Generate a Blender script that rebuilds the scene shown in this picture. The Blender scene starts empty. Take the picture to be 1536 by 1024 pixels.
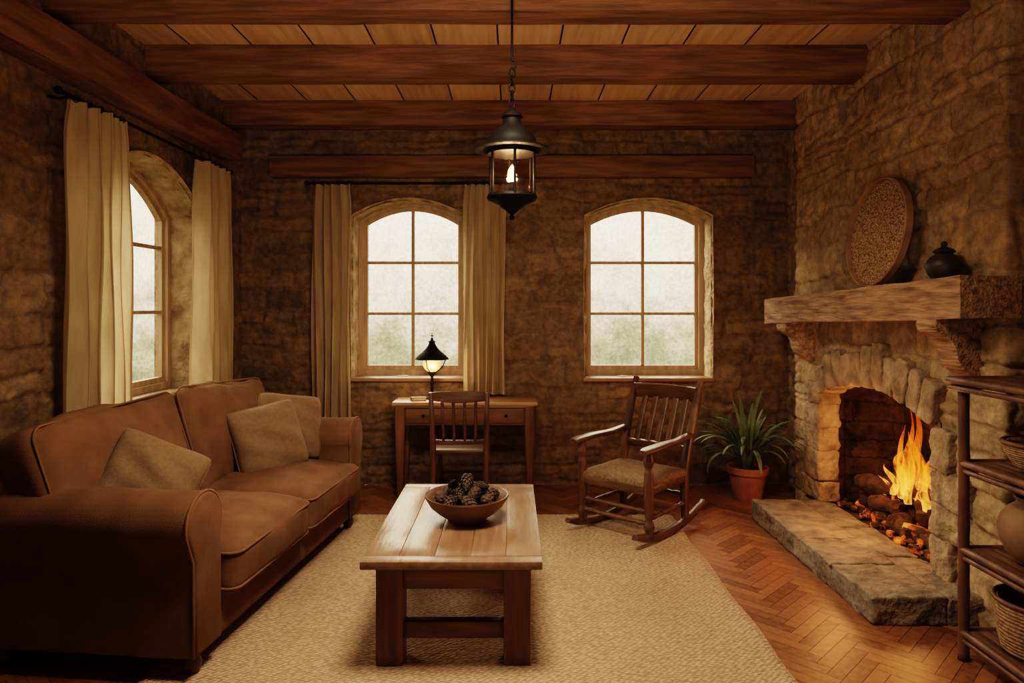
import bpy, bmesh, math, random
import numpy as np
from mathutils import Vector, Matrix, noise as mn
random.seed(7)
SC=bpy.context.scene
COL=SC.collection
pi=math.pi

# ------------------------------------------------------------ materials
def newmat(name):
    m=bpy.data.materials.new(name); m.use_nodes=True
    nt=m.node_tree; return m,nt,nt.nodes['Principled BSDF']
def ramp(nt,stops):
    r=nt.nodes.new('ShaderNodeValToRGB'); e=r.color_ramp.elements
    while len(e)<len(stops): e.new(.5)
    for i,(p,c) in enumerate(stops):
        e[i].position=p; e[i].color=(*c,1)
    return r
def nmat(name,c1,c2,scale=8,ms=(1,1,1),rough=.6,bump=.2,bdist=.01,bscale=None,metal=0,
         contrast=(.3,.7),sheen=0,dist=0,trans=0,coat=0,crease=0,spec=None):
    m,nt,b=newmat(name); L=nt.links.new
    tc=nt.nodes.new('ShaderNodeTexCoord'); mp=nt.nodes.new('ShaderNodeMapping'); mp.inputs['Scale'].default_value=ms
    L(tc.outputs['Object'],mp.inputs[0])
    n=nt.nodes.new('ShaderNodeTexNoise'); n.inputs['Scale'].default_value=scale; n.inputs['Detail'].default_value=6
    n.inputs['Distortion'].default_value=dist
    L(mp.outputs[0],n.inputs[0]); r=ramp(nt,[(contrast[0],c1),(contrast[1],c2)]); L(n.outputs['Fac'],r.inputs[0])
    L(r.outputs[0],b.inputs['Base Color'])
    b.inputs['Roughness'].default_value=rough; b.inputs['Metallic'].default_value=metal
    if spec is not None: b.inputs['Specular IOR Level'].default_value=spec
    if sheen: b.inputs['Sheen Weight'].default_value=sheen; b.inputs['Sheen Tint'].default_value=(*c2,1); b.inputs['Specular IOR Level'].default_value=.1
    if coat: b.inputs['Coat Weight'].default_value=coat; b.inputs['Coat Roughness'].default_value=.35
    if bump:
        n2=nt.nodes.new('ShaderNodeTexNoise'); n2.inputs['Scale'].default_value=bscale or scale*3; n2.inputs['Detail'].default_value=5
        L(mp.outputs[0],n2.inputs[0])
        bp=nt.nodes.new('ShaderNodeBump'); bp.inputs['Strength'].default_value=bump; bp.inputs['Distance'].default_value=bdist
        L(n2.outputs['Fac'],bp.inputs['Height'])
        if crease:
            n3=nt.nodes.new('ShaderNodeTexNoise'); n3.inputs['Scale'].default_value=4; n3.inputs['Detail'].default_value=2; n3.inputs['Distortion'].default_value=.8
            L(tc.outputs['Object'],n3.inputs[0])
            b3=nt.nodes.new('ShaderNodeBump'); b3.inputs['Strength'].default_value=.6; b3.inputs['Distance'].default_value=crease
            L(n3.outputs['Fac'],b3.inputs['Height']); L(b3.outputs[0],bp.inputs['Normal'])
        L(bp.outputs[0],b.inputs['Normal'])
    if trans:
        t=nt.nodes.new('ShaderNodeBsdfTranslucent'); L(r.outputs[0],t.inputs[0])
        mx=nt.nodes.new('ShaderNodeMixShader'); mx.inputs[0].default_value=trans
        L(b.outputs[0],mx.inputs[1]); L(t.outputs[0],mx.inputs[2]); L(mx.outputs[0],nt.nodes['Material Output'].inputs[0])
    return m
def wood(name,c1,c2,axis='X',rough=.45,bump=.35,s=1.0,coat=0,spec=None,bd=.005):
    ms={'X':(.9,7,7),'Y':(7,.9,7),'Z':(7,7,.9)}[axis]
    return nmat(name,c1,c2,scale=3.4*s,ms=ms,rough=rough,bump=bump,bdist=bd,bscale=9*s,dist=.25,contrast=(.32,.72),coat=coat,spec=spec)
def emis(name,c,s):
    m,nt,b=newmat(name); b.inputs['Base Color'].default_value=(*c,1)
    b.inputs['Emission Color'].default_value=(*c,1); b.inputs['Emission Strength'].default_value=s; return m
def stonemat(name,cols,mortar,mott=.4,bump=.65,rough=.92):
    m,nt,b=newmat(name); L=nt.links.new; N=nt.nodes.new
    at=N('ShaderNodeAttribute'); at.attribute_name='sd'
    sp=N('ShaderNodeSeparateColor'); L(at.outputs['Color'],sp.inputs[0])
    k=len(cols); r=ramp(nt,[(i/(k-1),c) for i,c in enumerate(cols)]); L(sp.outputs[0],r.inputs[0])
    tc=N('ShaderNodeTexCoord')
    n=N('ShaderNodeTexNoise'); n.inputs['Scale'].default_value=13; n.inputs['Detail'].default_value=10; n.inputs['Roughness'].default_value=.76
    L(tc.outputs['Object'],n.inputs[0])
    nr=ramp(nt,[(.36,(1-mott,)*3),(.64,(1.22,1.18,1.1))]); L(n.outputs['Fac'],nr.inputs[0])
    mm=N('ShaderNodeMix'); mm.data_type='RGBA'; L(sp.outputs[1],mm.inputs[0])
    mm.inputs[6].default_value=(*mortar,1); L(r.outputs[0],mm.inputs[7])
    mu=N('ShaderNodeMix'); mu.data_type='RGBA'; mu.blend_type='MULTIPLY'; mu.inputs[0].default_value=1
    L(mm.outputs[2],mu.inputs[6]); L(nr.outputs[0],mu.inputs[7])
    L(mu.outputs[2],b.inputs['Base Color']); b.inputs['Roughness'].default_value=rough
    b.inputs['Specular IOR Level'].default_value=.2
    n2=N('ShaderNodeTexNoise'); n2.inputs['Scale'].default_value=30; n2.inputs['Detail'].default_value=10; n2.inputs['Roughness'].default_value=.74
    L(tc.outputs['Object'],n2.inputs[0])
    bp=N('ShaderNodeBump'); bp.inputs['Strength'].default_value=bump; bp.inputs['Distance'].default_value=.018
    L(n2.outputs['Fac'],bp.inputs['Height']); L(bp.outputs[0],b.inputs['Normal'])
    return m
def attrwood(name,c1,c2,rough,ms=(9,.6,9),var=.55,nw=1.0,scale=3,dist=.5,spec=.4):
    m,nt,b=newmat(name); L=nt.links.new; N=nt.nodes.new
    at=N('ShaderNodeAttribute'); at.attribute_name='sd'; sp=N('ShaderNodeSeparateColor'); L(at.outputs['Color'],sp.inputs[0])
    tc=N('ShaderNodeTexCoord'); mp=N('ShaderNodeMapping'); mp.inputs['Scale'].default_value=ms; L(tc.outputs['Object'],mp.inputs[0])
    n=N('ShaderNodeTexNoise'); n.inputs['Scale'].default_value=scale; n.inputs['Detail'].default_value=7; n.inputs['Distortion'].default_value=dist; L(mp.outputs[0],n.inputs[0])
    s1=N('ShaderNodeMath'); s1.operation='MULTIPLY_ADD'; s1.inputs[1].default_value=nw; s1.inputs[2].default_value=.5-.5*nw; L(n.outputs['Fac'],s1.inputs[0])
    ad=N('ShaderNodeMath'); ad.operation='ADD'; L(s1.outputs[0],ad.inputs[0])
    s2=N('ShaderNodeMath'); s2.operation='MULTIPLY_ADD'; s2.inputs[1].default_value=var; s2.inputs[2].default_value=-var/2; L(sp.outputs[0],s2.inputs[0])
    L(s2.outputs[0],ad.inputs[1])
    r=ramp(nt,[(.2,c1),(.8,c2)]); L(ad.outputs[0],r.inputs[0]); L(r.outputs[0],b.inputs['Base Color'])
    b.inputs['Roughness'].default_value=rough; b.inputs['Specular IOR Level'].default_value=spec
    bp=N('ShaderNodeBump'); bp.inputs['Strength'].default_value=.2; bp.inputs['Distance'].default_value=.003
    L(n.outputs['Fac'],bp.inputs['Height']); L(bp.outputs[0],b.inputs['Normal'])
    return m

M={}
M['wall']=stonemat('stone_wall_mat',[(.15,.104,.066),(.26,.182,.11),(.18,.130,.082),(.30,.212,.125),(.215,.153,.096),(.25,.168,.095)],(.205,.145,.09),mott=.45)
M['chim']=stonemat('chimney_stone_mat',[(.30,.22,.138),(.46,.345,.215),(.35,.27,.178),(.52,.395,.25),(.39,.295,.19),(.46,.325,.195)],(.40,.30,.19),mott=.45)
M['hearth']=nmat('hearth_stone',(.095,.078,.058),(.30,.24,.17),scale=9,rough=.9,bump=.95,bdist=.02,bscale=26)
M['arch']=nmat('arch_stone',(.16,.118,.075),(.42,.315,.205),scale=11,rough=.97,bump=1,bdist=.025,bscale=24)
M['reveal']=nmat('reveal_plaster',(.24,.172,.105),(.54,.41,.27),scale=9,rough=.95,bump=1,bdist=.04,bscale=16)
M['beam']=wood('beam_wood',(.10,.046,.021),(.24,.118,.056),'X',rough=.7,bump=.6,bd=.010)
M['beamY']=wood('beam_wood_y',(.10,.046,.021),(.24,.118,.056),'Y',rough=.7,bump=.6,bd=.010)
M['frame']=wood('window_frame_wood',(.34,.24,.15),(.50,.37,.24),'Z',rough=.6,bump=.15)
M['sill']=wood('window_sill_wood',(.20,.125,.065),(.36,.235,.13),'X',rough=.55,bump=.15)
M['darkX']=wood('dark_wood_x',(.05,.022,.011),(.16,.075,.037),'X',coat=.15)
M['darkY']=wood('dark_wood_y',(.05,.022,.011),(.16,.075,.037),'Y',coat=.15)
M['darkZ']=wood('dark_wood_z',(.05,.022,.011),(.16,.075,.037),'Z',coat=.15)
M['tabY']=wood('table_top_wood',(.16,.088,.05),(.26,.152,.088),'Y',rough=.42,s=1.3,coat=.15)
M['tabZ']=wood('table_leg_wood',(.11,.05,.024),(.24,.112,.051),'Z',rough=.5)
M['tabX']=wood('table_apron_wood',(.11,.05,.024),(.24,.112,.051),'X',rough=.5)
M['desktop']=wood('desk_top_wood',(.32,.19,.10),(.58,.38,.21),'X',rough=.42,coat=.2)
M['mantel']=wood('mantel_wood',(.15,.088,.048),(.52,.34,.20),'Y',rough=.75,bump=1,s=1.5,bd=.012)
M['sofa']=nmat('sofa_fabric',(.130,.073,.040),(.185,.107,.060),scale=9,contrast=(.3,.7),rough=.98,bump=.5,bdist=.003,bscale=230,sheen=.15,crease=.010)
M['pipe']=nmat('sofa_piping',(.16,.088,.047),(.215,.12,.065),scale=8,rough=.9,bump=0,sheen=.1)
M['pillow']=nmat('pillow_fabric',(.185,.125,.076),(.225,.155,.097),scale=60,rough=.98,bump=.5,bdist=.004,bscale=170,sheen=.12,crease=.014)
M['curtain']=nmat('curtain_linen',(.48,.37,.225),(.64,.51,.335),scale=16,ms=(1,1,.25),rough=.95,bump=.3,bdist=.003,bscale=120,trans=.38)
M['iron']=nmat('black_iron',(.0035,.003,.0028),(.007,.006,.005),scale=12,rough=.55,bump=.1,bdist=.002,spec=.1)
M['bowl']=nmat('bowl_clay',(.08,.036,.02),(.17,.082,.042),scale=6,rough=.5,bump=.15,bdist=.003,coat=.15)
M['cone']=nmat('pine_cone_scales',(.016,.0095,.0065),(.085,.05,.03),scale=30,rough=.75,bump=.3,bdist=.002)
M['terra']=nmat('terracotta',(.18,.07,.035),(.30,.122,.062),scale=9,rough=.9,bump=.2,bdist=.003)
M['clay']=nmat('clay_jar_mat',(.15,.088,.046),(.27,.165,.09),scale=7,rough=.8,bump=.25,bdist=.004)
M['soil']=nmat('soil',(.02,.012,.008),(.06,.035,.02),scale=30,rough=1,bump=.8,bdist=.01)
M['leaf']=nmat('leaf_green',(.05,.08,.04),(.19,.25,.13),scale=6,rough=.5,bump=.1,bdist=.002,trans=.15)
M['basket']=nmat('basket_weave',(.15,.088,.045),(.36,.23,.13),scale=50,rough=.85,bump=.8,bdist=.006,bscale=110)
M['rattan']=nmat('rattan_pole',(.06,.027,.015),(.16,.076,.04),scale=6,ms=(3,3,1),rough=.5,bump=.15,bdist=.003)
M['rim']=nmat('tray_rim_wood',(.18,.10,.055),(.34,.20,.11),scale=9,rough=.6,bump=.2,bdist=.003)
M['vase']=nmat('dark_ceramic',(.018,.015,.012),(.05,.04,.032),scale=9,rough=.5,bump=.15,bdist=.003)
M['book']=nmat('leather_cover',(.06,.025,.012),(.12,.05,.02),scale=20,rough=.6,bump=.1)
M['seat']=nmat('seat_cloth',(.14,.09,.05),(.27,.18,.108),scale=60,rough=.9,bump=.6,bdist=.004,bscale=180,sheen=.15)
M['floor']=attrwood('floor_parquet',(.13,.052,.021),(.31,.138,.058),.36,ms=(1,1,1),var=.45,nw=.7,scale=34,dist=.2,spec=.4)
M['ceil']=attrwood('ceiling_boards',(.38,.24,.125),(.62,.42,.24),.75,ms=(8,.6,8),var=.35)
M['slab']=nmat('dark_gap',(.02,.01,.006),(.04,.02,.01),bump=0)
M['log']=nmat('charred_log',(.012,.008,.006),(.12,.06,.032),scale=14,rough=.97,bump=1,bdist=.015,bscale=30)
def voro(name,c1,c2,scale,rough=.9,bump=.9,bdist=.008,ms=(1,1,1)):
    m,nt,b=newmat(name); L=nt.links.new; N=nt.nodes.new
    tc=N('ShaderNodeTexCoord'); mp=N('ShaderNodeMapping'); mp.inputs['Scale'].default_value=ms; L(tc.outputs['Object'],mp.inputs[0])
    nz=N('ShaderNodeTexNoise'); nz.inputs['Scale'].default_value=3; L(tc.outputs['Object'],nz.inputs[0])
    v=N('ShaderNodeTexVoronoi'); v.inputs['Scale'].default_value=scale; L(mp.outputs[0],v.inputs[0])
    r=ramp(nt,[(.05,c2),(.75,c1)]); L(v.outputs['Distance'],r.inputs[0])
    mx=N('ShaderNodeMix'); mx.data_type='RGBA'; mx.blend_type='MULTIPLY'; mx.inputs[0].default_value=.6
    nr=ramp(nt,[(.3,(.76,.73,.69)),(.7,(1.1,1.08,1.05))]); L(nz.outputs['Fac'],nr.inputs[0])
    L(r.outputs[0],mx.inputs[6]); L(nr.outputs[0],mx.inputs[7]); L(mx.outputs[2],b.inputs['Base Color'])
    b.inputs['Roughness'].default_value=rough; b.inputs['Specular IOR Level'].default_value=.2
    bp=N('ShaderNodeBump'); bp.invert=True; bp.inputs['Strength'].default_value=bump; bp.inputs['Distance'].default_value=bdist
    L(v.outputs['Distance'],bp.inputs['Height']); L(bp.outputs[0],b.inputs['Normal']); return m
M['tray']=voro('tray_weave',(.20,.125,.07),(.66,.47,.29),95)
def rugmat():
    m,nt,b=newmat('rug_weave'); L=nt.links.new; N=nt.nodes.new
    tc=N('ShaderNodeTexCoord'); nz=N('ShaderNodeTexNoise'); nz.inputs['Scale'].default_value=40; nz.inputs['Detail'].default_value=4; L(tc.outputs['Object'],nz.inputs[0])
    wa=N('ShaderNodeMix'); wa.data_type='RGBA'; wa.blend_type='ADD'; wa.inputs[0].default_value=.010; L(tc.outputs['Object'],wa.inputs[6]); L(nz.outputs['Color'],wa.inputs[7])
    v=N('ShaderNodeTexVoronoi'); v.inputs['Scale'].default_value=46; v.inputs['Randomness'].default_value=.4
    mp=N('ShaderNodeMapping'); mp.inputs['Scale'].default_value=(1,1.7,1); mp.inputs['Rotation'].default_value=(0,0,.5); L(wa.outputs[2],mp.inputs[0]); L(mp.outputs[0],v.inputs[0])
    r=ramp(nt,[(.10,(.64,.485,.345)),(.7,(.34,.24,.155))]); L(v.outputs['Distance'],r.inputs[0])
    n2=N('ShaderNodeTexNoise'); n2.inputs['Scale'].default_value=2.5; L(tc.outputs['Object'],n2.inputs[0])
    nr=ramp(nt,[(.3,(.90,.885,.87)),(.7,(1.05,1.04,1.03))]); L(n2.outputs['Fac'],nr.inputs[0])
    mx=N('ShaderNodeMix'); mx.data_type='RGBA'; mx.blend_type='MULTIPLY'; mx.inputs[0].default_value=.8; L(r.outputs[0],mx.inputs[6]); L(nr.outputs[0],mx.inputs[7])
    L(mx.outputs[2],b.inputs['Base Color']); b.inputs['Roughness'].default_value=1; b.inputs['Specular IOR Level'].default_value=.1
    bp=N('ShaderNodeBump'); bp.invert=True; bp.inputs['Strength'].default_value=.9; bp.inputs['Distance'].default_value=.012
    L(v.outputs['Distance'],bp.inputs['Height']); L(bp.outputs[0],b.inputs['Normal']); return m
M['rug']=rugmat()
def brickmat():
    m,nt,b=newmat('fire_brick'); L=nt.links.new; N=nt.nodes.new
    tc=N('ShaderNodeTexCoord')
    sx=N('ShaderNodeSeparateXYZ'); L(tc.outputs['Object'],sx.inputs[0])
    a=N('ShaderNodeMath'); a.operation='ADD'; L(sx.outputs[0],a.inputs[0]); L(sx.outputs[1],a.inputs[1])
    cb=N('ShaderNodeCombineXYZ'); L(a.outputs[0],cb.inputs[0]); L(sx.outputs[2],cb.inputs[1])
    nz=N('ShaderNodeTexNoise'); nz.inputs['Scale'].default_value=5; nz.inputs['Detail'].default_value=8; nz.inputs['Roughness'].default_value=.7; L(tc.outputs['Object'],nz.inputs[0])
    va=N('ShaderNodeMix'); va.data_type='RGBA'; va.blend_type='ADD'; va.inputs[0].default_value=.16; L(cb.outputs[0],va.inputs[6]); L(nz.outputs['Color'],va.inputs[7])
    br=N('ShaderNodeTexBrick'); br.inputs['Scale'].default_value=1; br.inputs['Brick Width'].default_value=.26; br.inputs['Row Height'].default_value=.12
    br.inputs['Mortar Size'].default_value=.010; br.inputs['Mortar Smooth'].default_value=1
    br.inputs['Color1'].default_value=(.085,.052,.032,1); br.inputs['Color2'].default_value=(.04,.027,.018,1); br.inputs['Mortar'].default_value=(.028,.02,.014,1)
    L(va.outputs[2],br.inputs[0])
    nr=ramp(nt,[(.36,(.2,.18,.16)),(.62,(1.1,1.05,1))]); L(nz.outputs['Fac'],nr.inputs[0])
    mu=N('ShaderNodeMix'); mu.data_type='RGBA'; mu.blend_type='MULTIPLY'; mu.inputs[0].default_value=1; L(br.outputs[0],mu.inputs[6]); L(nr.outputs[0],mu.inputs[7])
    L(mu.outputs[2],b.inputs['Base Color']); b.inputs['Roughness'].default_value=.97; b.inputs['Specular IOR Level'].default_value=.1
    bp=N('ShaderNodeBump'); bp.inputs['Distance'].default_value=.03; L(nz.outputs['Fac'],bp.inputs['Height']); L(bp.outputs[0],b.inputs['Normal'])
    return m
M['fbrick']=brickmat()
def glassmat(name,tint,gl=.06):
    m,nt,b=newmat(name); nt.nodes.remove(b); N=nt.nodes.new; L=nt.links.new
    t=N('ShaderNodeBsdfTransparent'); t.inputs[0].default_value=(*tint,1)
    g=N('ShaderNodeBsdfGlossy'); g.inputs['Roughness'].default_value=.06
    mx=N('ShaderNodeMixShader'); mx.inputs[0].default_value=gl
    L(t.outputs[0],mx.inputs[1]); L(g.outputs[0],mx.inputs[2]); L(mx.outputs[0],nt.nodes['Material Output'].inputs[0]); return m
def panemat():
    m,nt,b=newmat('old_window_glass'); nt.nodes.remove(b); N=nt.nodes.new; L=nt.links.new
    tc=N('ShaderNodeTexCoord'); n=N('ShaderNodeTexNoise'); n.inputs['Scale'].default_value=38; n.inputs['Detail'].default_value=9; n.inputs['Roughness'].default_value=.75; L(tc.outputs['Object'],n.inputs[0])
    r=ramp(nt,[(.38,(.66,.61,.53)),(.62,(1,.97,.91))]); L(n.outputs['Fac'],r.inputs[0])
    t=N('ShaderNodeBsdfTransparent'); L(r.outputs[0],t.inputs[0])
    g=N('ShaderNodeBsdfGlossy'); g.inputs['Roughness'].default_value=.1
    mx=N('ShaderNodeMixShader'); mx.inputs[0].default_value=.04
    L(t.outputs[0],mx.inputs[1]); L(g.outputs[0],mx.inputs[2]); L(mx.outputs[0],nt.nodes['Material Output'].inputs[0]); return m
M['pane']=panemat()
M['lglass']=glassmat('lantern_glass',(.84,.73,.56),.12)
M['flamebulb']=emis('candle_flame',(1,.50,.15),34)
M['lampglow']=emis('lamp_glass_glow',(1,.48,.14),1.8)
M['wax']=nmat('candle_wax',(.6,.45,.25),(.75,.58,.35),bump=0)
def flamemat():
    m,nt,b=newmat('flame'); nt.nodes.remove(b); N=nt.nodes.new; L=nt.links.new
    tc=N('ShaderNodeTexCoord'); sp=N('ShaderNodeSeparateXYZ'); L(tc.outputs['Object'],sp.inputs[0])
    mr=N('ShaderNodeMapRange'); mr.inputs[1].default_value=.25; mr.inputs[2].default_value=.86; L(sp.outputs[2],mr.inputs[0])
    r=ramp(nt,[(0,(1,.36,.055)),(.4,(1,.20,.018)),(1,(.9,.09,.005))]); L(mr.outputs[0],r.inputs[0])
    e=N('ShaderNodeEmission'); L(r.outputs[0],e.inputs[0])
    st=ramp(nt,[(0,(1,1,1)),(1,(.3,.3,.3))]); L(mr.outputs[0],st.inputs[0])
    ms=N('ShaderNodeMath'); ms.operation='MULTIPLY'; ms.inputs[1].default_value=4.0; L(st.outputs[0],ms.inputs[0]); L(ms.outputs[0],e.inputs[1])
    mp=N('ShaderNodeMapping'); mp.inputs['Scale'].default_value=(16,16,4); L(tc.outputs['Object'],mp.inputs[0])
    n=N('ShaderNodeTexNoise'); n.inputs['Scale'].default_value=1.3; n.inputs['Detail'].default_value=4; n.inputs['Distortion'].default_value=1.3; L(mp.outputs[0],n.inputs[0])
    ar=ramp(nt,[(.38,(.03,.03,.03)),(.64,(.42,.42,.42))]); L(n.outputs['Fac'],ar.inputs[0])
    t=N('ShaderNodeBsdfTransparent'); mx=N('ShaderNodeMixShader'); L(ar.outputs[0],mx.inputs[0]); L(t.outputs[0],mx.inputs[1]); L(e.outputs[0],mx.inputs[2])
    L(mx.outputs[0],nt.nodes['Material Output'].inputs[0]); return m
M['flame']=flamemat()
def embermat():
    m,nt,b=newmat('glowing_ember'); N=nt.nodes.new; L=nt.links.new
    tc=N('ShaderNodeTexCoord'); n=N('ShaderNodeTexNoise'); n.inputs['Scale'].default_value=13; n.inputs['Detail'].default_value=5; L(tc.outputs['Object'],n.inputs[0])
    r=ramp(nt,[(.50,(0,0,0)),(.60,(.40,.06,.005)),(.80,(1,.30,.04))]); L(n.outputs['Fac'],r.inputs[0])
    L(r.outputs[0],b.inputs['Emission Color']); b.inputs['Emission Strength'].default_value=1.5
    b.inputs['Base Color'].default_value=(.06,.035,.022,1); b.inputs['Roughness'].default_value=1; return m
M['ember']=embermat()

# ------------------------------------------------------------ object helpers
def addobj(name,me,mat,parent=None,sharp=38,smooth=True):
    if smooth:
        me.shade_smooth()
        if sharp: me.set_sharp_from_angle(angle=math.radians(sharp))
    if mat is not None: me.materials.append(M[mat] if isinstance(mat,str) else mat)
    o=bpy.data.objects.new(name,me); COL.objects.link(o)
    if parent: o.parent=parent
    return o
def mk(name,geo,mat,parent=None,**k):
    v,f=geo
    me=bpy.data.meshes.new(name); me.from_pydata([tuple(p) for p in v],[],f); me.validate(); me.update()
    return addobj(name,me,mat,parent,**k)
def join(*geos):
    V=[];Fc=[]
    for v,f in geos:
        n=len(V); V+= [tuple(p) for p in v]; Fc+=[tuple(i+n for i in q) for q in f]
    return V,Fc
def xf(geo,mat4):
    v,f=geo; return [tuple(mat4@Vector(p)) for p in v],f
def T(x,y,z): return Matrix.Translation((x,y,z))
def R(a,ax): return Matrix.Rotation(a,4,ax)
def thing(name,label,cat,loc=(0,0,0),rz=0,group=None):
    o=bpy.data.objects.new(name,None); COL.objects.link(o); o.location=loc; o.rotation_euler=(0,0,rz); o.empty_display_size=.1
    tag(o,label,cat,group); return o
def tag(o,label,cat,group=None):
    o['label']=label; o['category']=cat
    if group: o['group']=group
    return o
def struct(o): o['kind']='structure'; return o
def gbox(x0,x1,y0,y1,z0,z1,bev=.006,seg=2,jit=0,cuts=0):
    bm=bmesh.new(); bmesh.ops.create_cube(bm,size=1)
    for v in bm.verts:
        v.co=Vector((x0+(v.co.x+.5)*(x1-x0),y0+(v.co.y+.5)*(y1-y0),z0+(v.co.z+.5)*(z1-z0)))
    if bev: bmesh.ops.bevel(bm,geom=bm.edges[:],offset=bev,segments=seg,affect='EDGES',profile=.5)
    if cuts:
        dims=[x1-x0,y1-y0,z1-z0]; ax=dims.index(max(dims)); lo=[x0,y0,z0][ax]; n=cuts
        no=[0,0,0]; no[ax]=1
        for i in range(1,n):
            co=[0,0,0]; co[ax]=lo+dims[ax]*i/n
            bmesh.ops.bisect_plane(bm,geom=bm.verts[:]+bm.edges[:]+bm.faces[:],plane_co=co,plane_no=no)
    if jit:
        for v in bm.verts:
            v.co+=Vector((random.uniform(-1,1),random.uniform(-1,1),random.uniform(-1,1)))*jit
    bm.verts.index_update()
    g=([tuple(v.co) for v in bm.verts],[tuple(v.index for v in f.verts) for f in bm.faces]); bm.free(); return g
def lathe(prof,seg=32,cx=0,cy=0,cz=0):
    V=[];Fc=[]; n=len(prof)
    for r,z in prof:
        for i in range(seg):
            a=2*pi*i/seg; V.append((cx+r*math.cos(a),cy+r*math.sin(a),cz+z))
    for j in range(n-1):
        for i in range(seg):
            k=(i+1)%seg; Fc.append((j*seg+i,j*seg+k,(j+1)*seg+k,(j+1)*seg+i))
    if prof[0][0]>1e-4: Fc.append(tuple(range(seg-1,-1,-1)))
    if prof[-1][0]>1e-4: Fc.append(tuple((n-1)*seg+i for i in range(seg)))
    return V,Fc
def sweep(pts,ra,rb=None,seg=10,up=(0,0,1),sq=1.0,closed=False,caps=True):
    pts=[Vector(p) for p in pts]; n=len(pts)
    if not hasattr(ra,'__len__'): ra=[ra]*n
    if rb is None: rb=ra
    if not hasattr(rb,'__len__'): rb=[rb]*n
    V=[];Fc=[]; up=Vector(up)
    for i,p in enumerate(pts):
        if closed: t=pts[(i+1)%n]-pts[i-1]
        else: t=pts[min(i+1,n-1)]-pts[max(i-1,0)]
        t.normalize(); s=t.cross(up)
        if s.length<1e-3: s=t.cross(Vector((0,1,0))) if abs(t.y)<.9 else t.cross(Vector((1,0,0)))
        s.normalize(); u=s.cross(t)
        for k in range(seg):
            a=2*pi*(k+.5)/seg; c=math.cos(a); d=math.sin(a)
            if sq!=1.0: c=math.copysign(abs(c)**sq,c); d=math.copysign(abs(d)**sq,d)
            V.append(tuple(p+s*ra[i]*c+u*rb[i]*d))
    m=n if closed else n-1
    for i in range(m):
        j=(i+1)%n
        for k in range(seg):
            l=(k+1)%seg; Fc.append((i*seg+k,i*seg+l,j*seg+l,j*seg+k))
    if not closed and caps:
        Fc.append(tuple(range(seg-1,-1,-1))); Fc.append(tuple((n-1)*seg+k for k in range(seg)))
    return V,Fc
def line(a,b,n): 
    a=Vector(a);b=Vector(b); return [a.lerp(b,i/(n-1)) for i in range(n)]
def turned(a,b,r,n=40,kind=0):
    pts=line(a,b,n); rr=[]
    for i in range(n):
        t=i/(n-1); k=1.0
        for c,w,h in ((.12,.03,.25),(.2,.02,-.3),(.5,.18,.15),(.8,.02,-.3),(.88,.03,.25)):
            k+=h*math.exp(-((t-c)/w)**2)
        rr.append(r*k)
    return sweep(pts,rr,seg=12,up=(0,1,.01))
def soft(hx,hy,hz,r,n=14,puff=(0,0,0),wr=0,seed=0):
    bm=bmesh.new(); bmesh.ops.create_cube(bm,size=2)
    bmesh.ops.subdivide_edges(bm,edges=bm.edges[:],cuts=n,use_grid_fill=True)
    rr=random.Random(seed); ph=[rr.uniform(0,6) for _ in range(6)]
    H=(hx,hy,hz)
    for v in bm.verts:
        u=[math.sin(c*pi/2)*.5+c*.5 for c in v.co]
        p=[u[i]*H[i] for i in range(3)]
        q=[max(-(H[i]-r),min(H[i]-r,p[i])) for i in range(3)]
        d=Vector([p[i]-q[i] for i in range(3)])
        if d.length>1e-9: d=d.normalized()*r
        w=Vector(q)+d
        for i in range(3):
            if puff[i]:
                j,k=(i+1)%3,(i+2)%3
                w[i]+=math.copysign(puff[i]*(1-u[j]**2)*(1-u[k]**2)*abs(u[i]),u[i])
        if wr:
            w+=Vector((math.sin(w.y*9+ph[0]+w.z*6),math.sin(w.x*8+ph[1]+w.z*7),math.sin(w.x*7+w.y*9+ph[2])))*wr
            w+=Vector((math.sin(w.y*23+ph[3]),math.sin(w.x*25+ph[4]),math.sin(w.x*19+w.y*27+ph[5])))*wr*.4
        v.co=w
    bm.verts.index_update()
    g=([tuple(v.co) for v in bm.verts],[tuple(v.index for v in f.verts) for f in bm.faces]); bm.free(); return g
def rough(geo,amp,f=30,seed=0):
    v,fc=geo; out=[]
    for p in v:
        q=Vector(p); d=mn.noise_vector(q*f+Vector((seed,0,0)))+.5*mn.noise_vector(q*f*2.3)
        out.append(tuple(q+d*amp))
    return out,fc
def rrect(hx,hy,r,n=6):
    P=[]
    for cx,cy,a0 in ((hx-r,hy-r,0),(-(hx-r),hy-r,pi/2),(-(hx-r),-(hy-r),pi),(hx-r,-(hy-r),1.5*pi)):
        for i in range(n+1):
            a=a0+pi/2*i/n; P.append((cx+r*math.cos(a),cy+r*math.sin(a)))
    return P
def dupe(o,parent=None,name=None):
    c=o.copy(); COL.objects.link(c)
    if name: c.name=name
    if parent: c.parent=parent
    return c

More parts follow.
